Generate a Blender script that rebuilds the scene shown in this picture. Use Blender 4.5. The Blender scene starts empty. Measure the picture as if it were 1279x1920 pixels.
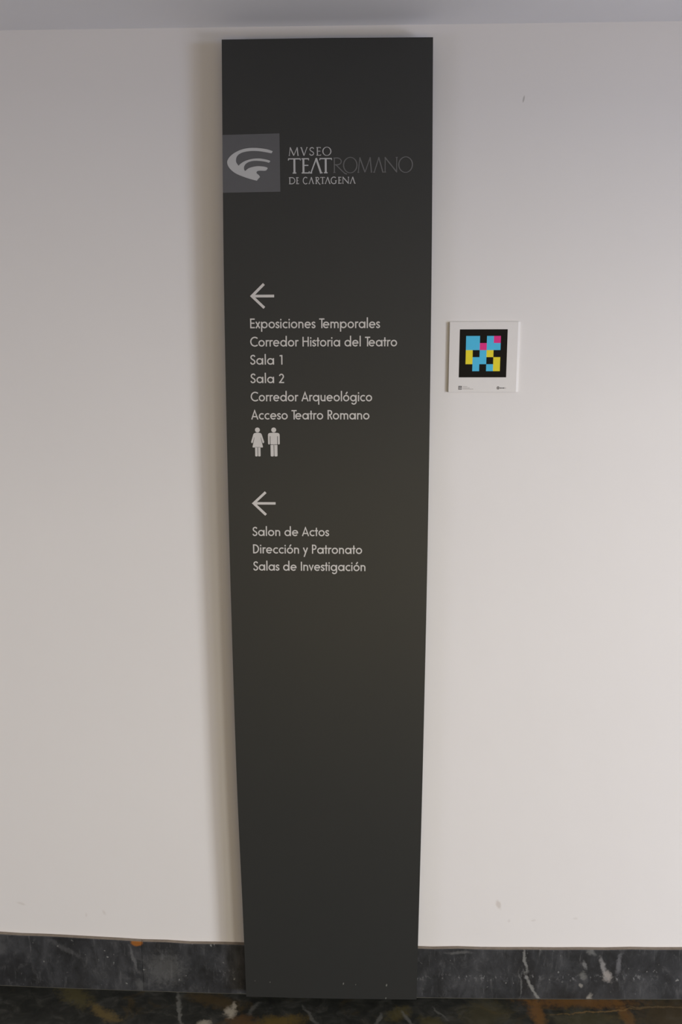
import bpy, bmesh, math
from mathutils import Vector, Matrix
from mathutils.geometry import tessellate_polygon

scn = bpy.context.scene
col = scn.collection

# ------------------------------------------------------------------ camera
cam_d = bpy.data.cameras.new('camera')
cam = bpy.data.objects.new('camera', cam_d); col.objects.link(cam)
cam_d.sensor_fit = 'VERTICAL'; cam_d.sensor_height = 36.0; cam_d.sensor_width = 24.0
cam_d.lens = 1493.0 / 1920.0 * 36.0
cam_d.clip_start = 0.05
PITCH, YAW, ROLL = 0.17698443, 0.02806785, -0.00156866
fw = Vector((-math.sin(YAW) * math.cos(PITCH), math.cos(YAW) * math.cos(PITCH), -math.sin(PITCH)))
r0 = Vector((math.cos(YAW), math.sin(YAW), 0)); u0 = r0.cross(fw)
rt = math.cos(ROLL) * r0 + math.sin(ROLL) * u0
up = -math.sin(ROLL) * r0 + math.cos(ROLL) * u0
M = Matrix((rt, up, -fw)).transposed().to_4x4()
M.translation = Vector((0, -1.75, 1.531))
cam.matrix_world = M
scn.camera = cam

# ------------------------------------------------------------------ light
scn.view_settings.view_transform = 'Standard'
scn.view_settings.look = 'None'
scn.view_settings.exposure = 0.0
scn.view_settings.gamma = 1.0
scn.view_settings.use_curve_mapping = False

world = bpy.data.worlds.new('world'); scn.world = world
world.use_nodes = True
bg = world.node_tree.nodes['Background']
bg.inputs[0].default_value = (1.0, 0.845, 0.69, 1); bg.inputs[1].default_value = 0.235

def area(name, loc, target, sx, sy, power, color):
    d = bpy.data.lights.new(name, 'AREA'); d.shape = 'RECTANGLE'; d.size = sx; d.size_y = sy
    d.energy = power; d.color = color
    o = bpy.data.objects.new(name, d); col.objects.link(o); o.location = loc
    o.rotation_euler = (Vector(target) - Vector(loc)).to_track_quat('-Z', 'Y').to_euler()
    return o

# daylight from the right; an added unseen lintel shades the upper wall
area('window_light', (10.7, -5.4, 2.7), (0, 0, 1.0), 1.6, 1.9, 560, (1.0, 0.97, 0.88))
area('window_light', (7.9, -9.0, 2.9), (0, 0, 1.0), 1.8, 1.9, 240, (1.0, 0.97, 0.88))
area('window_light', (10.7, -5.4, 1.0), (0, 0, 1.0), 1.6, 1.8, 300, (0.50, 0.68, 1.0))
# added low fill lights with no visible source: right, behind the camera, left
area('low_right_fill', (3.6, -2.2, 0.3), (0, 0, 0.9), 1.4, 0.5, 56, (0.80, 0.82, 1.0))
area('low_front_fill', (0.5, -3.4, 0.4), (0, 0, 1.0), 3.0, 0.7, 14, (1.0, 0.76, 0.28))
area('low_left_fill', (-4.5, -3.2, 0.5), (-0.6, 0, 0.6), 1.6, 0.8, 23, (0.72, 0.74, 1.0))

# ------------------------------------------------------------------ materials
def lin(c):
    c = c / 255.0
    return c / 12.92 if c <= 0.04045 else ((c + 0.055) / 1.055) ** 2.4
def rgb(r, g, b): return (lin(r), lin(g), lin(b), 1)

class NT:
    def __init__(s, name):
        s.m = bpy.data.materials.new(name); s.m.use_nodes = True
        s.t = s.m.node_tree; s.b = s.t.nodes['Principled BSDF']
        s.co = s.t.nodes.new('ShaderNodeNewGeometry').outputs['Position']
        s.tc = s.t.nodes.new('ShaderNodeTexCoord').outputs['Object']
    def n(s, k): return s.t.nodes.new(k)
    def l(s, a, b): s.t.links.new(a, b)
    def put(s, v, sock):
        if hasattr(v, 'is_output'): s.l(v, sock)
        else: sock.default_value = v
    def math(s, op, a, b=0.0, clamp=False):
        n = s.n('ShaderNodeMath'); n.operation = op; n.use_clamp = clamp
        s.put(a, n.inputs[0]); s.put(b, n.inputs[1]); return n.outputs[0]
    def mapping(s, scale=(1, 1, 1), rot=(0, 0, 0), loc=(0, 0, 0)):
        n = s.n('ShaderNodeMapping'); n.inputs['Scale'].default_value = scale
        n.inputs['Rotation'].default_value = rot; n.inputs['Location'].default_value = loc
        s.l(s.tc, n.inputs[0]); return n.outputs[0]
    def noise(s, vec, scale, detail=4, rough=0.55, dist=0.0):
        n = s.n('ShaderNodeTexNoise'); n.inputs['Scale'].default_value = scale
        n.inputs['Detail'].default_value = detail; n.inputs['Roughness'].default_value = rough
        n.inputs['Distortion'].default_value = dist
        s.l(vec, n.inputs['Vector']); return n.outputs['Fac']
    def ramp(s, f, stops):
        n = s.n('ShaderNodeValToRGB'); e = n.color_ramp.elements
        while len(e) < len(stops): e.new(0.5)
        for k, (p, c) in enumerate(stops):
            e[k].position = p; e[k].color = c if len(c) == 4 else (*c, 1)
        s.l(f, n.inputs[0]); return n.outputs[0]
    def gray(s, f, a, b):
        n = s.n('ShaderNodeMapRange'); n.interpolation_type = 'SMOOTHSTEP'
        s.put(f, n.inputs[0]); n.inputs[1].default_value = a; n.inputs[2].default_value = b
        return n.outputs[0]
    def mix(s, f, a, b):
        n = s.n('ShaderNodeMix'); n.data_type = 'RGBA'
        s.put(f, n.inputs[0]); s.put(a, n.inputs[6]); s.put(b, n.inputs[7]); return n.outputs[2]
    def blob(s, c, r, rot=0.0, wob=0.5, nscale=40, soft=0.4, axes='xz', nv=None, src=None):
        """1 inside a ragged ellipse (centre c, radii r, in metres), 0 outside"""
        sp = s.n('ShaderNodeSeparateXYZ'); s.l(src or s.tc, sp.inputs[0])
        a, b = sp.outputs[0], sp.outputs[2 if axes == 'xz' else 1]
        a = s.math('SUBTRACT', a, c[0]); b = s.math('SUBTRACT', b, c[1])
        cs, sn = math.cos(rot), math.sin(rot)
        p = s.math('ADD', s.math('MULTIPLY', a, cs / r[0]), s.math('MULTIPLY', b, sn / r[0]))
        q = s.math('ADD', s.math('MULTIPLY', a, -sn / r[1]), s.math('MULTIPLY', b, cs / r[1]))
        d = s.math('SQRT', s.math('ADD', s.math('MULTIPLY', p, p), s.math('MULTIPLY', q, q)))
        if nv is None: nv = s.noise(s.tc, nscale, 5, 0.65)
        d = s.math('ADD', d, s.math('MULTIPLY', s.math('SUBTRACT', nv, 0.5), wob * 4))
        return s.gray(d, 1.0 + soft, 1.0 - soft)
    def warp(s, scale, amp, detail=4):
        n = s.n('ShaderNodeTexNoise'); n.inputs['Scale'].default_value = scale; n.inputs['Detail'].default_value = detail
        n.inputs['Roughness'].default_value = 0.6
        s.l(s.tc, n.inputs['Vector'])
        d = s.n('ShaderNodeVectorMath'); d.operation = 'SUBTRACT'; s.l(n.outputs['Color'], d.inputs[0]); d.inputs[1].default_value = (.5, .5, .5)
        m = s.n('ShaderNodeVectorMath'); m.operation = 'SCALE'; s.l(d.outputs[0], m.inputs[0]); m.inputs['Scale'].default_value = amp
        a = s.n('ShaderNodeVectorMath'); a.operation = 'ADD'; s.l(s.tc, a.inputs[0]); s.l(m.outputs[0], a.inputs[1])
        return a.outputs[0]
    def base(s, v): s.put(v, s.b.inputs['Base Color'])
    def set(s, rough=0.5, spec=0.5):
        s.put(rough, s.b.inputs['Roughness']); s.put(spec, s.b.inputs['Specular IOR Level'])
    def bump(s, h, strength, dist=0.001):
        n = s.n('ShaderNodeBump'); n.inputs['Strength'].default_value = strength
        n.inputs['Distance'].default_value = dist
        s.l(h, n.inputs['Height']); s.l(n.outputs[0], s.b.inputs['Normal'])

def plain(name, c, rough=0.5, spec=0.5, var=0.04, scale=60):
    k = NT(name); f = k.noise(k.tc, scale, 3)
    lo = tuple(x * (1 - var) for x in c[:3]) + (1,); hi = tuple(min(1, x * (1 + var)) for x in c[:3]) + (1,)
    k.base(k.mix(f, lo, hi)); k.set(rough, spec); return k.m

# painted plaster with a few scuffs of its own
def wall_material():
    k = NT('painted_plaster')
    f = k.noise(k.tc, 2.2, 3)
    c = k.mix(f, (0.742, 0.717, 0.695, 1), (0.772, 0.746, 0.723, 1))
    scuff = (0.52, 0.46, 0.41, 1)
    nv = k.noise(k.tc, 70, 5, 0.65)
    for (ctr, rad, rot, amt) in [((0.333, 0.2475), (0.005, 0.0115), 0.35, 0.55),
                                 ((-0.844, 0.2285), (0.010, 0.003), -0.3, 0.3),
                                 ((-0.638, 0.2075), (0.0035, 0.007), 0.5, 0.3),
                                 ((-0.683, 0.200), (0.0025, 0.005), 0.0, 0.25),
                                 ((0.360, 0.204), (0.003, 0.004), 0.0, 0.25),
                                 ((0.419, 0.2065), (0.006, 0.0025), 0.2, 0.3),
                                 ((0.520, 0.214), (0.005, 0.003), 0.1, 0.25)]:
        b = k.blob(ctr, rad, rot, 0.45, soft=0.5, nv=nv)
        c = k.mix(k.math('MULTIPLY', b, amt), c, scuff)
    b = k.blob((0.3235, 2.0712), (0.0016, 0.0062), -0.2, 0.1, soft=0.4, nv=nv)
    c = k.mix(k.math('MULTIPLY', b, 0.6), c, (0.30, 0.28, 0.25, 1))
    k.base(c); k.set(0.75, 0.25)
    k.bump(k.noise(k.tc, 9, 4, 0.5), 0.15, 0.004)
    return k.m

def ceiling_material():
    k = NT('white_ceiling_paint'); f = k.noise(k.tc, 3, 3)
    k.base(k.mix(f, (0.80, 0.805, 0.83, 1), (0.83, 0.835, 0.86, 1))); k.set(0.85, 0.2); return k.m

def base_material():
    k = NT('dark_veined_marble')
    wp = k.warp(28, 0.022, 5)
    n1 = k.noise(k.mapping((9, 9, 5), (0, 0.5, 0)), 1.6, 6, 0.6, 0.6)
    c = k.ramp(n1, [(0.30, (0.017, 0.017, 0.017)), (0.50, (0.034, 0.035, 0.037)), (0.70, (0.062, 0.063, 0.066))])
    # fine upright streaks
    n2 = k.noise(k.mapping((120, 30, 22), (0, 0.25, 0)), 1.0, 4, 0.6)
    c = k.mix(k.math('MULTIPLY', k.gray(n2, 0.56, 0.80), 0.5), c, (0.13, 0.13, 0.13, 1))
    # cloudy grey mottling, and olive tone in the lower part of the stone
    n5 = k.noise(k.mapping((42, 30, 30), (0, 0.6, 0)), 1.0, 5, 0.7, 0.5)
    c = k.mix(k.math('MULTIPLY', k.gray(n5, 0.50, 0.78), 0.55), c, (0.105, 0.105, 0.105, 1))
    c = k.mix(k.math('MULTIPLY', k.gray(n5, 0.50, 0.25), 0.5), c, (0.012, 0.012, 0.011, 1))
    nv = k.noise(k.tc, 90, 5, 0.7)
    # pale veins
    for (ctr, rad, rot, amt, cc) in [((0.402, 0.103), (0.0035, 0.036), 0.12, 0.55, (0.30, 0.30, 0.28, 1)),
                                     ((0.421, 0.030), (0.0040, 0.040), 0.48, 0.60, (0.30, 0.30, 0.28, 1)),
                                     ((0.394, 0.032), (0.0022, 0.030), 0.0, 0.30, (0.25, 0.25, 0.24, 1)),
                                     ((0.592, 0.092), (0.0050, 0.022), 0.25, 0.60, (0.34, 0.33, 0.32, 1)),
                                     ((0.604, 0.066), (0.0095, 0.014), 0.1, 0.65, (0.40, 0.37, 0.34, 1)),
                                     ((0.628, 0.100), (0.0050, 0.026), -0.1, 0.35, (0.26, 0.26, 0.27, 1)),
                                     ((0.545, 0.094), (0.0050, 0.012), 0.3, 0.45, (0.28, 0.28, 0.27, 1)),
                                     ((0.543, 0.064), (0.0070, 0.010), 0.0, 0.35, (0.28, 0.28, 0.25, 1)),
                                     ((0.560, 0.130), (0.0130, 0.005), -0.5, 0.4, (0.28, 0.28, 0.27, 1)),
                                     ((0.563, 0.006), (0.0060, 0.010), 0.0, 0.6, (0.36, 0.34, 0.30, 1)),
                                     ((0.540, 0.037), (0.0060, 0.004), -0.6, 0.5, (0.36, 0.34, 0.30, 1)),
                                     ((-0.565, 0.085), (0.0035, 0.035), 0.3, 0.30, (0.22, 0.22, 0.22, 1)),
                                     ((-0.490, 0.060), (0.045, 0.040), 0.4, 0.28, (0.20, 0.20, 0.19, 1)),
                                     ((-0.556, 0.015), (0.010, 0.015), 0.0, 0.25, (0.20, 0.20, 0.19, 1)),
                                     ((-0.74, 0.115), (0.045, 0.006), -0.6, 0.25, (0.16, 0.16, 0.16, 1)),
                                     ((-0.90, 0.110), (0.016, 0.014), 0.0, 0.20, (0.16, 0.16, 0.16, 1)),
                                     ((0.24, 0.124), (0.025, 0.004), 0.0, 0.35, (0.20, 0.20, 0.19, 1))]:
        b = k.blob(ctr, rad, rot, 0.55, soft=0.6, nv=nv, src=wp)
        c = k.mix(k.math('MULTIPLY', b, amt), c, cc)
    # row of splash specks at mop height
    sp = k.n('ShaderNodeSeparateXYZ'); k.l(k.tc, sp.inputs[0])
    x, z = sp.outputs[0], sp.outputs[2]
    zc = k.math('ADD', 0.052, k.math('MULTIPLY', k.math('MULTIPLY', x, x), 0.024))
    dz = k.math('ABSOLUTE', k.math('SUBTRACT', z, zc))
    band = k.math('MULTIPLY', k.gray(dz, 0.014, 0.001), k.gray(k.noise(k.mapping((14, 1, 1)), 1.0, 3, 0.6), 0.36, 0.62))
    n3 = k.noise(k.mapping((150, 60, 85)), 1.0, 3, 0.6)
    s3 = k.math('MULTIPLY', k.gray(n3, 0.53, 0.64), band)
    c = k.mix(k.math('MULTIPLY', s3, k.gray(x, -0.9, 0.4)), c, (0.19, 0.19, 0.19, 1))
    n4 = k.noise(k.mapping((90, 60, 80), (0, 0, 0), (3, 1, 7)), 1.0, 2, 0.5)
    c = k.mix(k.math('MULTIPLY', k.gray(n4, 0.70, 0.80), 0.6), c, (0.32, 0.32, 0.30, 1))
    # rust-brown inclusion at the upper edge beside the slab joint
    b = k.blob((-0.557, 0.1335), (0.0145, 0.009), 0.0, 0.15, soft=0.25, nv=nv)
    c = k.mix(k.math('MULTIPLY', b, 0.95), c, (0.30, 0.11, 0.022, 1))
    k.base(c); k.set(0.42, 0.45)
    k.bump(n2, 0.1, 0.001)
    return k.m

def floor_material():
    k = NT('dark_green_brown_marble')
    wp = k.warp(22, 0.035, 6)
    n1 = k.noise(k.mapping((18, 26, 1), (0, 0, 0.5)), 1.3, 7, 0.62, 0.8)
    c = k.ramp(n1, [(0.30, (0.014, 0.015, 0.013)), (0.5, (0.027, 0.028, 0.024)), (0.70, (0.060, 0.060, 0.052))])
    n2 = k.noise(k.mapping((5, 8, 1), (0, 0, -0.4), (2, 5, 0)), 1.7, 6, 0.65, 1.0)
    c = k.mix(k.math('MULTIPLY', k.gray(n2, 0.56, 0.74), 0.6), c, (0.085, 0.06, 0.022, 1))
    n6 = k.noise(k.mapping((30, 90, 1), (0, 0, -0.7)), 1.0, 6, 0.7, 1.2)
    c = k.mix(k.math('MULTIPLY', k.gray(n6, 0.60, 0.80), 0.5), c, (0.11, 0.105, 0.085, 1))
    nv = k.noise(k.tc, 75, 6, 0.72)
    rust = (0.20, 0.095, 0.025, 1); olive = (0.10, 0.085, 0.035, 1); pale = (0.42, 0.38, 0.30, 1); grey = (0.17, 0.17, 0.155, 1)
    for (ctr, rad, rot, amt, cc) in [((0.54, -0.018), (0.125, 0.017), 0.0, 0.75, rust),
                                     ((0.425, -0.055), (0.014, 0.055), 0.15, 0.75, rust),
                                     ((0.635, -0.055), (0.012, 0.050), 0.1, 0.65, rust),
                                     ((0.54, -0.075), (0.080, 0.030), 0.0, 0.45, olive),
                                     ((0.30, -0.060), (0.060, 0.040), 0.3, 0.40, olive),
                                     ((0.75, -0.060), (0.09, 0.060), 0.0, 0.50, (0.10, 0.07, 0.03, 1)),
                                     ((-0.71, -0.035), (0.050, 0.022), -0.5, 0.75, olive),
                                     ((-0.62, -0.085), (0.045, 0.012), -0.5, 0.75, (0.16, 0.115, 0.04, 1)),
                                     ((-0.36, -0.035), (0.070, 0.018), -0.2, 0.60, (0.09, 0.06, 0.022, 1)),
                                     ((-0.20, -0.095), (0.060, 0.018), 0.2, 0.75, (0.15, 0.10, 0.022, 1)),
                                     ((-0.29, -0.098), (0.035, 0.022), 0.0, 0.70, (0.12, 0.065, 0.025, 1)),
                                     ((0.09, -0.062), (0.030, 0.016), 0.4, 0.55, (0.11, 0.09, 0.025, 1)),
                                     ((0.17, -0.085), (0.030, 0.016), -0.4, 0.45, (0.11, 0.09, 0.025, 1)),
                                     ((-0.442, -0.065), (0.0040, 0.058), 0.38, 0.8, grey),
                                     ((-0.318, -0.066), (0.013, 0.016), 0.0, 0.95, pale),
                                     ((-0.312, -0.046), (0.005, 0.012), 0.0, 0.80, pale),
                                     ((-0.375, -0.105), (0.018, 0.011), 0.0, 0.85, pale),
                                     ((-0.12, -0.075), (0.004, 0.035), 0.6, 0.5, grey),
                                     ((0.04, -0.083), (0.005, 0.022), -0.4, 0.6, grey),
                                     ((0.115, -0.078), (0.005, 0.026), 0.7, 0.6, grey),
                                     ((0.19, -0.058), (0.003, 0.022), 0.7, 0.5, grey),
                                     ((-0.265, -0.055), (0.006, 0.020), -0.6, 0.4, grey),
                                     ((0.58, -0.048), (0.10, 0.0025), 0.10, 0.6, (0.26, 0.16, 0.06, 1)),
                                     ((0.72, -0.034), (0.09, 0.0022), 0.0, 0.5, (0.20, 0.14, 0.07, 1))]:
        b = k.blob(ctr, rad, rot, 0.6, soft=0.6, axes='xy', nv=nv, src=wp)
        c = k.mix(k.math('MULTIPLY', b, amt), c, cc)
    k.base(c); k.set(0.38, 0.4)
    return k.m

def panel_material():
    k = NT('anthracite_satin_paint')
    n1 = k.noise(k.tc, 5, 3)
    c = k.mix(n1, (0.0240, 0.0250, 0.0240, 1), (0.0268, 0.0276, 0.0262, 1))
    nv = k.noise(k.tc, 250, 3, 0.6)
    for (px, pz, r) in [(-0.2855, 0.064, 0.0032), (-0.187, 0.055, 0.0018), (-0.150, 0.052, 0.0024), (0.030, 0.052, 0.0036), (0.060, 0.050, 0.002), (0.1355, 0.05, 0.004), (0.134, 0.014, 0.003)]:
        b = k.blob((px, pz), (r * 0.4, r * 0.8), -0.15, 0.15, soft=0.5, nv=nv)
        c = k.mix(k.math('MULTIPLY', b, 0.5), c, (0.28, 0.28, 0.25, 1))
    k.base(c); k.set(0.47, 0.5)
    return k.m

MAT = dict(
    wall=wall_material(), ceiling=ceiling_material(), base=base_material(), floor=floor_material(), panel=panel_material(),
    ledge=plain('dusty_stone_edge', (0.27, 0.228, 0.185, 1), 0.8, 0.2, 0.25, 90),
    foot=plain('dusty_floor_joint', (0.062, 0.060, 0.049, 1), 0.8, 0.2, 0.45, 25),
    rail=plain('galvanised_steel', (0.35, 0.35, 0.34, 1), 0.45),
    text=plain('pale_grey_vinyl', (0.60, 0.575, 0.545, 1), 0.5),
    serif=plain('silver_grey_vinyl', (0.46, 0.455, 0.45, 1), 0.5),
    roman=plain('dim_grey_vinyl', (0.125, 0.125, 0.125, 1), 0.5),
    square=plain('mid_grey_vinyl', (0.098, 0.098, 0.103, 1), 0.5),
    emblem=plain('light_grey_vinyl', (0.47, 0.47, 0.465, 1), 0.5),
    board=plain('white_foam_board', (0.74, 0.715, 0.69, 1), 0.5, 0.4, 0.02),
    black=plain('black_print', (0.0065, 0.005, 0.003, 1), 0.6, 0.15),
    cyan=plain('cyan_print', (0.075, 0.50, 0.76, 1), 0.5, 0.3),
    magenta=plain('magenta_print', (0.74, 0.030, 0.235, 1), 0.5, 0.3),
    yellow=plain('yellow_print', (0.80, 0.68, 0.030, 1), 0.5, 0.3),
    ink=plain('dark_grey_print', (0.09, 0.085, 0.09, 1), 0.5, 0.3),
    pale_ink=plain('pale_grey_print', (0.47, 0.44, 0.43, 1), 0.5, 0.3),
)

# ------------------------------------------------------------------ mesh helpers
def make(name, verts, faces, mats, parent=None, fm=None, smooth=False, bevel=0.0):
    me = bpy.data.meshes.new(name)
    me.from_pydata([tuple(v) for v in verts], [], faces)
    mats = mats if isinstance(mats, (list, tuple)) else [mats]
    for m in mats: me.materials.append(m)
    if fm:
        for p, i in zip(me.polygons, fm): p.material_index = i
    bm = bmesh.new(); bm.from_mesh(me)
    bmesh.ops.recalc_face_normals(bm, faces=bm.faces)
    bm.to_mesh(me); bm.free(); me.update()
    o = bpy.data.objects.new(name, me); col.objects.link(o)
    if parent: o.parent = parent
    if bevel:
        b = o.modifiers.new('bevel', 'BEVEL'); b.width = bevel; b.segments = 2; b.limit_method = 'ANGLE'
    return o

def box_vf(x0, x1, y0, y1, z0, z1):
    v = [(x, y, z) for x in (x0, x1) for y in (y0, y1) for z in (z0, z1)]
    f = [(0, 1, 3, 2), (4, 6, 7, 5), (0, 4, 5, 1), (2, 3, 7, 6), (0, 2, 6, 4), (1, 5, 7, 3)]
    return v, f

class Flat:
    """2-D shapes in an (x, z) plane, given a small real thickness towards the room"""
    def __init__(s): s.v = []; s.f = []; s.fm = []; s.k = 0
    def poly(s, pts, y0, y1, mi=0):
        pts = [p for i, p in enumerate(pts) if (Vector(p) - Vector(pts[i - 1])).length > 1e-7]
        n = len(pts); b = len(s.v)
        s.v += [(p[0], y1, p[1]) for p in pts] + [(p[0], y0, p[1]) for p in pts]
        for t in tessellate_polygon([[Vector((p[0], p[1], 0)) for p in pts]]):
            s.f.append(tuple(b + i for i in t)); s.fm.append(mi)
        for i in range(n):
            j = (i + 1) % n
            s.f.append((b + i, b + j, b + n + j, b + n + i)); s.fm.append(mi)
    def stroke(s, pts, w, y0, y1, closed=False, mi=0):
        P = [Vector((p[0], p[1])) for p in pts]
        Q = [P[0]]
        for p in P[1:]:
            if (p - Q[-1]).length > 1e-7: Q.append(p)
        if closed and (Q[0] - Q[-1]).length < 1e-6: Q.pop()
        n = len(Q); L = []; Rr = []
        s.k = (s.k + 1) % 12; y1 = y1 - 1.6e-5 * s.k      # crossing strokes never lie in one plane
        for i in range(n):
            a = Q[i - 1] if (i > 0 or closed) else None
            c = Q[(i + 1) % n] if (i < n - 1 or closed) else None
            d1 = (Q[i] - a).normalized() if a is not None else None
            d2 = (c - Q[i]).normalized() if c is not None else None
            if d1 is None: d1 = d2
            if d2 is None: d2 = d1
            n1 = Vector((-d1.y, d1.x)); n2 = Vector((-d2.y, d2.x))
            m = n1 + n2
            if m.length < 1e-6: m = n1
            m.normalize(); k = 1.0 / max(0.45, m.dot(n1))
            L.append(Q[i] + m * (w / 2 * k)); Rr.append(Q[i] - m * (w / 2 * k))
        for i in range(n if closed else n - 1):
            j = (i + 1) % n
            s.poly([L[i], L[j], Rr[j], Rr[i]], y0, y1, mi)
    def build(s, name, mat, parent): 
        me = bpy.data.meshes.new(name); me.from_pydata([tuple(v) for v in s.v], [], s.f)
        mats = mat if isinstance(mat, (list, tuple)) else [mat]
        for m in mats: me.materials.append(m)
        for p, i in zip(me.polygons, s.fm): p.material_index = i
        bm = bmesh.new(); bm.from_mesh(me)
        bmesh.ops.recalc_face_normals(bm, faces=bm.faces); bm.to_mesh(me); bm.free()
        o = bpy.data.objects.new(name, me); col.objects.link(o); o.parent = parent
        return o

def arc(cx, cy, rx, ry, a0, a1, n=22):
    return [(cx + rx * math.cos(math.radians(a0 + (a1 - a0) * i / n)),
             cy + ry * math.sin(math.radians(a0 + (a1 - a0) * i / n))) for i in range(n + 1)]

def spline(ctrl, n=8, closed=False):
    out = []; N = len(ctrl)
    for i in range(N if closed else N - 1):
        g = lambda k: ctrl[k % N] if closed else ctrl[min(max(k, 0), N - 1)]
        p0, p1, p2, p3 = g(i - 1), g(i), g(i + 1), g(i + 2)
        for j in range(n):
            t = j / n
            out.append(tuple(0.5 * (2 * p1[d] + (p2[d] - p0[d]) * t + (2 * p0[d] - 5 * p1[d] + 4 * p2[d] - p3[d]) * t * t
                                    + (-p0[d] + 3 * p1[d] - 3 * p2[d] + p3[d]) * t ** 3) for d in (0, 1)))
    if not closed: out.append(ctrl[-1])
    return out

def thing(name, label, cat, loc=(0, 0, 0)):
    o = bpy.data.objects.new(name, None); col.objects.link(o); o.location = loc
    o.empty_display_size = 0.1
    o['label'] = label; o['category'] = cat
    return o

# ------------------------------------------------------------------ the setting
WL, WR, DEEP, CEIL = -2.6, 3.0, -4.2, 2.2126
def floor_z(x):
    t = min(1.0, abs(x + 0.05) / 0.9)
    return -0.006 + 0.0125 * t * t
def structure(o): o['kind'] = 'structure'; return o

v, f = box_vf(WL, WR, 0.0, 0.12, -0.05, CEIL + 0.1)
structure(make('wall_back', v, f, MAT['wall']))
v, f = box_vf(WL, WR, DEEP, 0.12, CEIL, CEIL + 0.1)
ceil = structure(make('ceiling', v, f, MAT['ceiling']))

# added lintel out of view, cuts the window light off the upper wall
v, f = box_vf(WR, WR + 0.15, DEEP, 0.12, 2.0, CEIL + 0.1)
structure(make('shading_lintel', v, f, MAT['wall']))

# stone floor, very slightly dished along the wall
xs = [WL] + [-1.0 + 0.05 * i for i in range(41)] + [WR]
v = []; f = []
for x in xs:
    z = floor_z(x)
    v += [(x, 0.0, z), (x, DEEP, z), (x, 0.0, -0.06), (x, DEEP, -0.06)]
for i in range(len(xs) - 1):
    a, b = 4 * i, 4 * i + 4
    f += [(a, a + 1, b + 1, b), (a + 2, b + 2, b + 3, a + 3), (a, b, b + 2, a + 2), (a + 1, a + 3, b + 3, b + 1)]
f += [(0, 2, 3, 1)]; e = 4 * (len(xs) - 1); f += [(e, e + 1, e + 3, e + 2)]
structure(make('floor', v, f, MAT['floor']))

# marble skirting in two runs with a joint left of the sign
TOP = [(-2.6, 0.151), (-1.3, 0.151), (-0.978, 0.1510), (-0.898, 0.1490), (-0.7645, 0.1455), (-0.631, 0.1402), (-0.545, 0.1365), (-0.432, 0.1335), (-0.293, 0.1318),
       (0.14, 0.1310), (0.3675, 0.1328), (0.471, 0.1345), (0.778, 0.1415), (0.95, 0.144), (3.0, 0.144)]
def top_z(x):
    for (a, za), (b, zb) in zip(TOP, TOP[1:]):
        if a <= x <= b: return za + (zb - za) * (x - a) / (b - a)
    return TOP[-1][1]
def skirting(name, x0, x1):
    n = max(8, int((x1 - x0) / 0.06)); D, c = 0.0105, 0.0014
    v = []; f = []; fm = []
    for i in range(n + 1):
        x = x0 + (x1 - x0) * i / n; zt, zb = top_z(x), floor_z(x)
        w = 0.0007 * math.sin(x * 61) + 0.0004 * math.sin(x * 137)
        v += [(x, -D - 0.0006, zb), (x, -D, zb + 0.0012), (x, -D, zt - c + w), (x, -D + c, zt + w), (x, 0.0, zt + w), (x, 0.0, zb)]
    for i in range(n):
        a, b = 6 * i, 6 * i + 6
        for k in range(6):
            k2 = (k + 1) % 6
            f.append((a + k, b + k, b + k2, a + k2)); fm.append({0: 2, 3: 1}.get(k, 0))
    f += [(0, 1, 2, 3, 4, 5), tuple(6 * n + k for k in (5, 4, 3, 2, 1, 0))]; fm += [0, 0]
    return structure(make(name, v, f, [MAT['base'], MAT['ledge'], MAT['foot']], fm=fm))
skirting('baseboard_left', WL, -0.5457)
skirting('baseboard_right', -0.5449, WR)

# ------------------------------------------------------------------ the tall sign
FRONT = -0.036
sign = thing('wayfinding_sign', 'tall dark grey museum direction sign standing against the white wall', 'sign', (-0.074, 0, 0))
sx, sy, sz = sign.location
class Local(Flat):
    """x, z given in room coordinates, stored relative to the sign's base point"""
    def build(s, name, mat, parent, org=(-0.074, 0, 0)):
        s.v = [(a - org[0], b - org[1], c - org[2]) for a, b, c in s.v]
        return Flat.build(s, name, mat, parent)

left = spline([(-0.2837, 2.1763), (-0.2920, 1.7103), (-0.2952, 1.1752), (-0.2931, 0.6164), (-0.2869, 0.2559), (-0.2836, 0.0104)], 10)
right = spline([(0.1351, 0.0118), (0.1362, 0.1488), (0.1403, 0.6221), (0.1423, 1.1771), (0.1404, 1.7084), (0.1349, 2.1756)], 10)
p = Local(); b = len(p.v)
outline = left + [(-0.0743, 0.0096)] + right + [(-0.0736, 2.1768)]
p.poly(outline, FRONT + 0.012, FRONT)
panel = p.build('panel', MAT['panel'], sign)
for z in (0.45, 1.75):
    r = Local()
    r.poly([(-0.20, z), (0.05, z), (0.05, z + 0.05), (-0.20, z + 0.05)], 0.0, FRONT + 0.012)
    o = r.build('mounting_rail', MAT['rail'], sign); o['label'] = 'steel mounting rail'

Y0, Y1 = FRONT, FRONT - 0.0004
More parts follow.
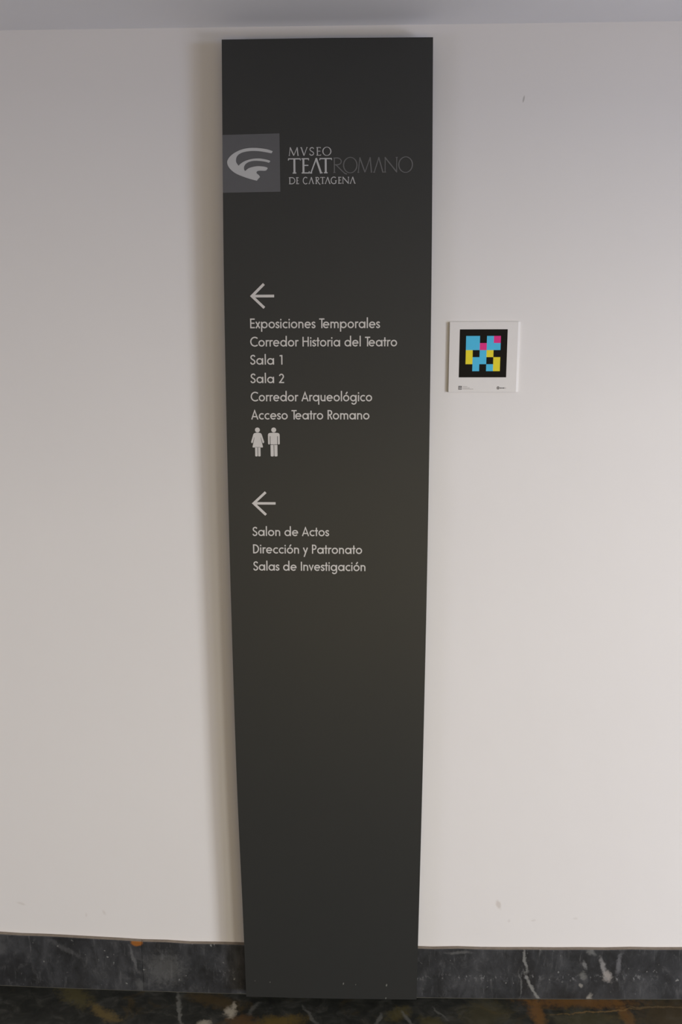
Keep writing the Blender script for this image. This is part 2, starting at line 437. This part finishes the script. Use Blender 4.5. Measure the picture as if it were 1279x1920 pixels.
# ---- geometric sans lettering, drawn as pen strokes (cap height = 1)
W = 0.128; H = W / 2; X = 0.665; AS = 1.10; DS = -0.36
def bowl(cx): r = X / 2 + 0.01 - H; return arc(cx, X / 2, r, r, 0, 360, 28)
BW = X / 2 + 0.01
def o_(): return (2 * BW, [bowl(BW)])
def S_(w, h, cy=None):
    r1 = h * 0.25
    return [(w * 0.93, h - H - h * 0.12), (w * 0.74, h - H - 0.005), (w * 0.50, h - H + 0.015), (w * 0.23, h - H - h * 0.06), (w * 0.13, h * 0.74), (w * 0.25, h * 0.60),
            (w * 0.52, h * 0.50), (w * 0.80, h * 0.39), (w * 0.90, h * 0.26), (w * 0.78, H + h * 0.05), (w * 0.50, H - 0.015), (w * 0.22, H + 0.02), (w * 0.05, H + h * 0.16)]
GL = {}
G = lambda ch, w, st, lb=0.07, rb=0.07: GL.__setitem__(ch, (w, st, lb, rb))
G('E', .50, [[(H, 0), (H, 1)], [(0, H), (.50, H)], [(0, 1 - H), (.50, 1 - H)], [(0, .52), (.47, .52)]], .08, .05)
G('T', .56, [[(.28, 0), (.28, 1)], [(0, 1 - H), (.56, 1 - H)]], .02, -.06)
G('C', .82, [arc(.51, .5, .44, .45, 48, 312, 28)], .05, .03)
G('H', .68, [[(H, 0), (H, 1)], [(.68 - H, 0), (.68 - H, 1)], [(H, .53), (.68 - H, .53)]], .08, .08)
G('S', .50, [spline(S_(.50, 1.0), 4)], .04, .05)
G('A', .80, [[(.065, 0), (.40, .94), (.735, 0)], [(.18, .30), (.62, .30)]], .0, .0)
G('R', .53, [[(H, 0), (H, 1)], [(H, 1 - H), (.25, 1 - H)] + arc(.25, .71, .20, .225, 90, -90, 14) + [(H, .485)], [(.22, .48), (.48, 0)]], .08, .0)
G('P', .50, [[(H, 0), (H, 1)], [(H, 1 - H), (.23, 1 - H)] + arc(.23, .71, .205, .225, 90, -90, 14) + [(H, .485)]], .08, .03)
G('D', .66, [[(H, 0), (H, 1)], [(H, 1 - H), (.20, 1 - H)] + arc(.20, .5, .395, .5 - H, 90, -90, 20) + [(H, H)]], .08, .05)
G('I', W, [[(H, 0), (H, 1)]], .08, .08)
G('1', .30, [[(.30 - H, 0), (.30 - H, 1 - H), (.02, 1 - H - .02)]], .12, .14)
G('2', .54, [arc(.27, .70, .20, .235, 165, -25, 16) + [(.10, H), (.10, H)], [(.02, H), (.54, H)]], .05, .05)
G('o', 2 * BW, [bowl(BW)], .045, .045)
G('e', 2 * BW, [arc(BW, X / 2, BW - H, BW - H, 0, 318, 28), [(H, X / 2 + .01), (2 * BW - .01, X / 2 + .01)]], .045, .045)
G('c', .55, [arc(BW, X / 2, BW - H, BW - H, 50, 310, 24)], .045, .03)
G('a', 2 * BW + .03, [bowl(BW), [(2 * BW + .03 - H, 0), (2 * BW + .03 - H, X)]], .045, .07)
G('d', 2 * BW + .03, [bowl(BW), [(2 * BW + .03 - H, 0), (2 * BW + .03 - H, AS)]], .045, .07)
G('q', 2 * BW + .03, [bowl(BW), [(2 * BW + .03 - H, DS), (2 * BW + .03 - H, X)]], .045, .07)
G('p', 2 * BW + .03, [bowl(BW + .03), [(H, DS), (H, X)]], .07, .045)
G('g', 2 * BW + .03, [bowl(BW), [(2 * BW + .03 - H, X)] + arc(2 * BW + .03 - H - .245, -.06, .245, .235, 0, -155, 16)], .045, .07)
G('n', .54, [[(H, 0), (H, X)], arc(.27, X - .255, .27 - H, .255 - H, 180, 0, 16) + [(.54 - H, 0)]], .07, .07)
G('m', .88, [[(H, 0), (H, X)], arc(.255, X - .255, .255 - H, .255 - H, 180, 0, 16) + [(.51 - H, 0)],
             arc(.255 + .373, X - .255, .255 - H, .255 - H, 180, 0, 16) + [(.883 - H, 0)]], .07, .07)
G('u', .54, [[(.54 - H, X), (.54 - H, 0)], [(H, X)] + arc(.27, .255, .27 - H, .255 - H, 180, 360, 16)], .07, .07)
G('r', .34, [[(H, 0), (H, X)], arc(.255, X - .24, .255 - H, .245 - H, 180, 62, 12)], .07, .0)
G('l', W, [[(H, 0), (H, AS)]], .07, .07)
G('i', W, [[(H, 0), (H, X)], [(H, .80), (H, .95)]], .07, .07)
G('t', .34, [[(.17, 0), (.17, .93)], [(0, X - H), (.34, X - H)]], .01, .01)
G('s', .38, [spline(S_(.38, X), 4)], .04, .04)
G('x', .54, [[(.07, 0), (.47, X)], [(.07, X), (.47, 0)]], .0, .0)
G('v', .56, [[(.06, X), (.28, .08), (.50, X)]], .0, .0)
G('y', .56, [[(.06, X), (.29, .10)], [(.50, X), (.13, DS)]], .0, .0)
G('ó', 2 * BW, [bowl(BW), [(BW - .04, .76), (BW + .13, .99)]], .045, .045)

def text_line(s, x0, x1, z0, z1, cap, parent, kern=None):
    """lay a line between two baseline end points; spacing follows the measured length"""
    adv = 0; pos = []; first = True
    for i, ch in enumerate(s):
        if ch == ' ': adv += .36; continue
        w, st, lb, rb = GL[ch]
        if not first: adv += lb
        first = False
        pos.append((ch, adv)); adv += w + rb
        if ch == 'T' and i + 1 < len(s) and s[i + 1] in 'e': adv -= .15
        last_rb = rb
    total = adv - last_rb
    k = (x1 - x0) / (total * cap)
    q = Local()
    for ch, a in pos:
        for st in GL[ch][1]:
            pts = [(x0 + (a + u) * cap * k, z0 + (z1 - z0) * ((a + u) / total) + vv * cap) for u, vv in st]
            closed = (Vector(pts[0]) - Vector(pts[-1])).length < 1e-6 and len(pts) > 8
            q.stroke(pts, W * cap, Y0, Y1, closed)
    return q.build('lettering', MAT['text'], parent)

for s, x0, z0, x1, z1, cap in [
        ('Exposiciones Temporales', -0.2389, 1.6170, 0.0339, 1.6166, 0.0200),
        ('Corredor Historia del Teatro', -0.2397, 1.5793, 0.0704, 1.5790, 0.0199),
        ('Sala 1', -0.2400, 1.5418, -0.1718, 1.5416, 0.0200),
        ('Sala 2', -0.2403, 1.5030, -0.1689, 1.5029, 0.0197),
        ('Corredor Arqueológico', -0.2411, 1.4645, 0.0185, 1.4644, 0.0199),
        ('Acceso Teatro Romano', -0.2410, 1.4258, 0.0130, 1.4259, 0.0200),
        ('Salon de Actos', -0.2429, 1.1702, -0.0748, 1.1703, 0.0200),
        ('Dirección y Patronato', -0.2429, 1.1307, -0.0018, 1.1305, 0.0204),
        ('Salas de Investigación', -0.2428, 1.0917, 0.0057, 1.0916, 0.0205)]:
    o = text_line(s, x0, x1, z0, z1, cap, sign)
    o['label'] = 'pale grey words reading ' + s

# ---- arrows
for tip, tail, z, zt, zb, xh in [(-0.2375, -0.1873, 1.6826, 1.7085, 1.6571, -0.2083), (-0.2429, -0.1913, 1.2430, 1.2692, 1.2159, -0.2127)]:
    q = Local(); w = 0.0054
    q.stroke([(xh, zt - 0.0015), (tip + 0.0035, z), (xh, zb + 0.0015)], w, Y0, Y1)
    q.stroke([(tip + 0.006, z), (tail, z)], w, Y0, Y1)
    q.build('arrow', MAT['text'], sign)

# ---- restroom figures
q = Local(); cx = -0.2280; zt, zb = 1.4087, 1.3461; h = zt - zb
Z = lambda t: zt - h * t
q.poly(arc(cx, Z(.088), .0053, .0053, 0, 360, 24)[:-1], Y0, Y1)
def mir(half): return [(cx + a, b) for a, b in half] + [(cx - a, b) for a, b in reversed(half)]
q.poly(mir([(.0035, Z(.185)), (.0072, Z(.20)), (.0090, Z(.235)), (.0142, Z(.50)), (.0130, Z(.54)), (.0108, Z(.535)), (.0070, Z(.335)), (.0066, Z(.345)),
            (.0112, Z(.66)), (.0108, Z(.69)), (.0056, Z(.69))]), Y0, Y1)
for sgn in (-1, 1):
    q.poly([(cx + sgn * .0006, Z(.68)), (cx + sgn * .0058, Z(.68)), (cx + sgn * .0058, Z(.985)), (cx + sgn * .0046, Z(1)), (cx + sgn * .0018, Z(1)), (cx + sgn * .0006, Z(.985))], Y0, Y1)
o = q.build('restroom_pictogram', MAT['text'], sign); o['label'] = 'pale grey figure in a skirt'
q = Local(); cx = -0.1928
q.poly(arc(cx, Z(.088), .0053, .0053, 0, 360, 24)[:-1], Y0, Y1)
q.poly(mir([(.0035, Z(.185)), (.0090, Z(.19)), (.0115, Z(.21)), (.0126, Z(.25)), (.0126, Z(.56)), (.0115, Z(.585)), (.0094, Z(.585)), (.0087, Z(.56)), (.0086, Z(.30)), (.0074, Z(.30)), (.0074, Z(.60))]), Y0, Y1)
for sgn in (-1, 1):
    q.poly([(cx + sgn * .0006, Z(.585)), (cx + sgn * .0074, Z(.585)), (cx + sgn * .0074, Z(.98)), (cx + sgn * .0060, Z(1)), (cx + sgn * .0020, Z(1)), (cx + sgn * .0006, Z(.98))], Y0, Y1)
o = q.build('restroom_pictogram', MAT['text'], sign); o['label'] = 'pale grey figure in trousers'

# ---- museum mark: grey square with the fanned arcs
q = Local()
q.poly([(-0.2871, 1.9988), (-0.1714, 2.0008), (-0.1712, 1.8892), (-0.2892, 1.8879)], Y0, Y1)
sq = q.build('logo_square', MAT['square'], sign)
seg = [
    [(-0.1855, 1.9669), (-0.1932, 1.9697), (-0.2033, 1.9718), (-0.2187, 1.9735), (-0.2354, 1.9732), (-0.2497, 1.9704), (-0.263, 1.9647), (-0.2727, 1.9576), (-0.2779, 1.9503), (-0.2786, 1.9447), (-0.2762, 1.938), (-0.2698, 1.9306), (-0.2604, 1.9244), (-0.2462, 1.9186), (-0.2319, 1.914), (-0.2188, 1.9107)],
    [(-0.2188, 1.9107), (-0.2163, 1.9139), (-0.2123, 1.9178)],
    [(-0.2123, 1.9178), (-0.2144, 1.9212), (-0.2185, 1.9246), (-0.2191, 1.9274), (-0.2154, 1.9298), (-0.2029, 1.9297)],
    [(-0.2029, 1.9297), (-0.1993, 1.9306), (-0.1962, 1.9345)],
    [(-0.1962, 1.9345), (-0.1986, 1.9364), (-0.2063, 1.938), (-0.217, 1.9386), (-0.2266, 1.9373), (-0.235, 1.9348), (-0.2399, 1.9315), (-0.2421, 1.9296)],
    [(-0.2421, 1.9296), (-0.2444, 1.9321), (-0.2445, 1.9377), (-0.2408, 1.9433), (-0.2336, 1.9472), (-0.224, 1.949), (-0.2121, 1.9487), (-0.2002, 1.9469), (-0.1937, 1.9449)],
    [(-0.1937, 1.9449), (-0.1909, 1.9474)],
    [(-0.1909, 1.9474), (-0.193, 1.9496), (-0.206, 1.9525), (-0.2167, 1.9534), (-0.2299, 1.9522), (-0.2431, 1.9484), (-0.2516, 1.9434), (-0.2556, 1.9398)],
    [(-0.2556, 1.9398), (-0.2599, 1.9457), (-0.2607, 1.9513), (-0.2584, 1.958), (-0.2523, 1.963), (-0.2427, 1.9662), (-0.2295, 1.9678), (-0.2141, 1.9674), (-0.1998, 1.9653), (-0.188, 1.963)],
    [(-0.188, 1.963), (-0.1855, 1.9669)]]
pts = []
for sg in seg: pts += spline(sg, 5)[:-1]
q = Local(); q.poly(pts, Y1, Y1 - 0.0003)
q.build('logo_emblem', MAT['emblem'], sq)

# ---- roman capitals of the museum name
class Roman:
    def __init__(s, x0, z0, capz, thick, thin, slope=0.0):
        s.q = Local(); s.z0 = z0; s.c = capz; s.T = thick; s.t = thin
    def L(s, pts, w, closed=False): s.q.stroke([(x, s.z0 + z * s.c) for x, z in pts], w, Y0, Y1, closed)
    def serif(s, x, z, half): s.L([(x - half, z), (x + half, z)], s.t)
    def stem(s, x, foot=True, head=True, w=None):
        w = w or s.T; s.L([(x, 0), (x, 1)], w); e = s.t / 2 / s.c
        if foot: s.serif(x, e, w * 0.95)
        if head: s.serif(x, 1 - e, w * 0.95)
    def ring(s, a, b, over=0.03):
        cx, rx = (a + b) / 2, (b - a) / 2; n = 36
        s.q.k = (s.q.k + 1) % 12; yf = Y1 - 1.6e-5 * s.q.k
        for i in range(n):
            t0, t1 = 2 * math.pi * i / n, 2 * math.pi * (i + 1) / n
            f = lambda t: (s.t * 0.8 + (s.T - s.t * 0.8) * abs(math.cos(t)) ** 1.3)
            o = lambda t, k: (cx + (rx - k * f(t)) * math.cos(t), s.z0 + s.c * (0.5 + ((0.5 + over) - k * f(t) / s.c) * math.sin(t)))
            s.q.poly([o(t0, 0), o(t1, 0), o(t1, 1), o(t0, 1)], Y0, yf)
    def put(s, ch, a, b):
        T, t, c = s.T, s.t, s.c; e = t / 2 / c; m = (a + b) / 2
        if ch == 'O': s.ring(a, b)
        elif ch == 'I': s.stem(m)
        elif ch == 'T':
            s.stem(m, head=False); s.L([(a, 1 - e), (b, 1 - e)], t)
            s.L([(a + t * .3, 1), (a, .86)], t * .8); s.L([(b - t * .3, 1), (b, .86)], t * .8)
        elif ch == 'E':
            x = a + T * 0.9; s.stem(x)
            for z, r in ((e, b), (1 - e, b - t * .4), (.53, b - t * .8)):
                s.L([(x, z), (r, z)], t)
            s.L([(b - t * .3, 0), (b, .15)], t * .8); s.L([(b - t * .7, 1), (b - t * .5, .86)], t * .8)
        elif ch == 'D':
            x = a + T * 0.9; s.stem(x)
            s.L([(x, 1 - e), (a + (b - a) * .45, 1 - e)] + [(a + (b - a) * .45 + (b - T / 2 - a - (b - a) * .45) * math.cos(u), .5 + (.5 - e) * math.sin(u)) for u in [math.pi / 2 - math.pi * i / 14 for i in range(15)]] + [(x, e)], (T + t) / 2)
        elif ch in 'CG':
            cx, rx = a + (b - a) * .56, (b - a) * .56 - T / 2
            s.L([(cx + rx * math.cos(u), .5 + .49 * math.sin(u)) for u in [math.radians(48 + (312 - 48) * i / 22) for i in range(23)]], (T + t) * .52)
            if ch == 'G': s.L([(b - T * .6, .10), (b - T * .6, .46)], T * .9); s.serif(b - T * .6, .46, T)
        elif ch == 'A':   # written without a crossbar
            s.L([(a + t * .6, 0), (m, .97)], t * 1.15); s.L([(m - T * .1, 1.0), (b - T * .7, 0)], T)
            s.serif(a + t * .7, e, t * 1.2); s.serif(b - T * .6, e, T * .7)
        elif ch == 'V':
            s.L([(a + T * .6, 1), (m, .03)], T); s.L([(m, .0), (b - t * .6, 1)], t * 1.15)
            s.serif(a + T * .6, 1 - e, T * .8); s.serif(b - t * .6, 1 - e, t * 1.2)
        elif ch == 'M':
            w = b - a
            s.L([(a + t * .6, 0), (a + w * .14, .98)], t * 1.1); s.L([(a + w * .13, 1), (m, .03)], T)
            s.L([(m, .03), (b - w * .14, 1)], t * 1.1); s.L([(b - w * .15, 1), (b - T * .6, 0)], T)
            s.serif(a + t * .7, e, t * 1.1); s.serif(b - T * .6, e, T * .7)
        elif ch == 'N':
            s.L([(a + t, 0), (a + t, 1)], t * 1.1); s.L([(b - t, 0), (b - t, 1)], t * 1.1); s.L([(a + t * .6, .99), (b - t * .8, .02)], T)
            s.serif(a + t, e, t * 1.2); s.serif(b - t, 1 - e, t * 1.2)
        elif ch == 'R':
            x = a + T * .9; s.stem(x)
            r = .235; rx = min((b - a) * .30, .0105 * c / .02)
            s.L([(x, 1 - e), (x + rx * .7, 1 - e)] + [(x + rx * .7 + rx * math.cos(u), .75 + (.25 - e) * math.sin(u)) for u in [math.pi / 2 - math.pi * i / 12 for i in range(13)]] + [(x, .5 + e)], (T + t) / 2)
            s.L([(x + rx * .5, .5), (x + (b - x) * .62, .12), (b - (b - x) * .15, -.05), (b, -.08)], T * .9)
        elif ch == 'S':
            s.L([(a + u, z) for u, z in spline(S_(b - a, 1.0), 4)], (T + t) / 2)
    def done(s, mat, label):
        o = s.q.build('lettering', mat, sign); o['label'] = label

def px(u, a=-0.1527 + 0.00003, x542=542.0): return a + (u - x542) * (0.0862 / 79.5)
r = Roman(0, 1.9580, 0.0160, 0.0021, 0.0011)
for ch, a, b in (('M', 542.0, 560.2), ('V', 563.8, 576.6), ('S', 580.3, 589.2), ('E', 593.6, 601.8), ('O', 604.6, 621.5)): r.put(ch, px(a), px(b))
r.done(MAT['serif'], 'silver grey capitals of the top line beside the emblem')
r = Roman(0, 1.9239, 0.0293, 0.0039, 0.0021)
for ch, a, b in (('T', 540.7, 563.4), ('E', 565.8, 579.8), ('A', 581.5, 604.6), ('T', 599.6, 622.0)): r.put(ch, px(a), px(b))
r.done(MAT['emblem'], 'brightest and boldest grey capitals beside the emblem')
r = Roman(0, 1.9246, 0.0293, 0.0023, 0.0016)
for ch, a, b in (('R', 625.0, 650.5), ('O', 643.2, 670.3), ('M', 670.8, 697.8), ('A', 700.5, 719.5), ('N', 720.5, 745.0), ('O', 746.3, 773.9)): r.put(ch, px(a), px(b))
r.done(MAT['roman'], 'dim thin grey capitals ending the middle line')
r = Roman(0, 1.9037, 0.0131, 0.0019, 0.0011)
for ch, a, b in (('D', 541.5, 553.4), ('E', 555.0, 560.0), ('C', 567.4, 577.0), ('A', 578.8, 588.6), ('R', 591.3, 600.6), ('T', 600.6, 609.0), ('A', 609.2, 619.6),
                 ('G', 619.9, 630.8), ('E', 634.0, 640.0), ('N', 642.0, 654.4), ('A', 656.2, 666.6)): r.put(ch, px(a), px(b))
r.done(MAT['serif'], 'smallest silver grey capitals of the bottom line beside the emblem')

# ------------------------------------------------------------------ colour-code plaque on the wall
plaque = thing('wall_plaque', 'small square white plaque with a colour-block code, on the wall right of the sign', 'plaque', (0.2588, 0, 1.4829))
org = tuple(plaque.location)
x0, x1, z0, z1 = 0.1832, 0.3334, 1.4829, 1.6305
# white board, its right-hand edge planed off to a slope
prof = [(x0, 0.0), (x0, -0.0036), (x0 + 0.0006, -0.0042), (x1 - 0.0048, -0.0042), (x1 - 0.0004, -0.0031), (x1, 0.0)]
n = len(prof)
v = [(a - org[0], b, z - org[2]) for z in (z0, z1) for a, b in prof]
f = [tuple(range(n)), tuple(range(2 * n - 1, n - 1, -1))] + [(i, (i + 1) % n, n + (i + 1) % n, n + i) for i in range(n)]
make('board', v, f, MAT['board'], plaque)
YP = -0.0042
q = Local()
bx0, bx1, bz0, bz1 = 0.2053, 0.3067, 1.5140, 1.6150
q.poly([(bx0, bz1), (bx1, bz1), (bx1, bz0), (bx0, bz0)], YP, YP - 0.0002, 0)
rows = ['CCKCM', 'CCMCC', 'YKCYK', 'YCCKY', 'KCKCY']
gx0, gx1, gz0, gz1 = 0.2189, 0.2927, 1.5271, 1.6012
for j, row in enumerate(rows):
    for i, ch in enumerate(row):
        if ch == 'K': continue
        a, b2 = gx0 + (gx1 - gx0) * i / 5, gx0 + (gx1 - gx0) * (i + 1) / 5
        t, u = gz1 - (gz1 - gz0) * j / 5, gz1 - (gz1 - gz0) * (j + 1) / 5
        q.poly([(a, t), (b2, t), (b2, u), (a, u)], YP - 0.0002, YP - 0.0004, 'KCMY'.index(ch))
q.build('colour_code', [MAT['black'], MAT['cyan'], MAT['magenta'], MAT['yellow']], plaque, org)
# small printed marks along the lower edge
q = Local(); y0, y1 = YP, YP - 0.0002
q.poly([(0.2052, 1.4958), (0.2120, 1.4958), (0.2120, 1.4878), (0.2052, 1.4878)], y0, y1, 0)
for a, b2, t, u in ((0.2064, 0.2070, 1.4935, 1.4888), (0.2079, 0.2093, 1.4945, 1.4925), (0.2079, 0.2093, 1.4912, 1.4888), (0.2102, 0.2108, 1.4930, 1.4888)):
    q.poly([(a, t), (b2, t), (b2, u), (a, u)], y1, y1 - 0.0001, 1)
for z, l in ((1.4944, 0.0095), (1.4918, 0.013), (1.4892, 0.023)):
    x = 0.2140
    k = 0
    while x < 0.2140 + l:
        w = (0.0021, 0.0014, 0.0028)[k % 3]; k += 1
        q.poly([(x, z + 0.0006), (x + w, z + 0.0006), (x + w, z - 0.0006), (x, z - 0.0006)], y0, y1, 2); x += w + 0.0005
q.build('printed_mark', [MAT['ink'], MAT['board'], MAT['pale_ink']], plaque, org)['label'] = 'small dark square emblem with pale lines'
q = Local()
q.stroke(arc(0.2902, 1.4916, 0.0021, 0.0026, 0, 360, 20), 0.0013, y0, y1, True, 0)
q.poly([(0.2896, 1.4896), (0.2908, 1.4896), (0.2902, 1.4876)], y0, y1, 0)
q.poly(arc(0.2902, 1.4916, 0.0009, 0.0009, 0, 360, 12)[:-1], y0, y1, 0)
x = 0.2940
for k, w in enumerate((0.0020, 0.0014, 0.0017, 0.0009, 0.0021, 0.0015, 0.0019)):
    hh = 0.0011 if k in (0, 4) else 0.0008
    q.poly([(x, 1.4913 + hh), (x + w, 1.4913 + hh), (x + w, 1.4913 - hh), (x, 1.4913 - hh)], y0, y1, 0 if k < 5 else 1); x += w + 0.0003
q.build('printed_mark', [MAT['ink'], MAT['pale_ink']], plaque, org)['label'] = 'small round emblem with a dark line'
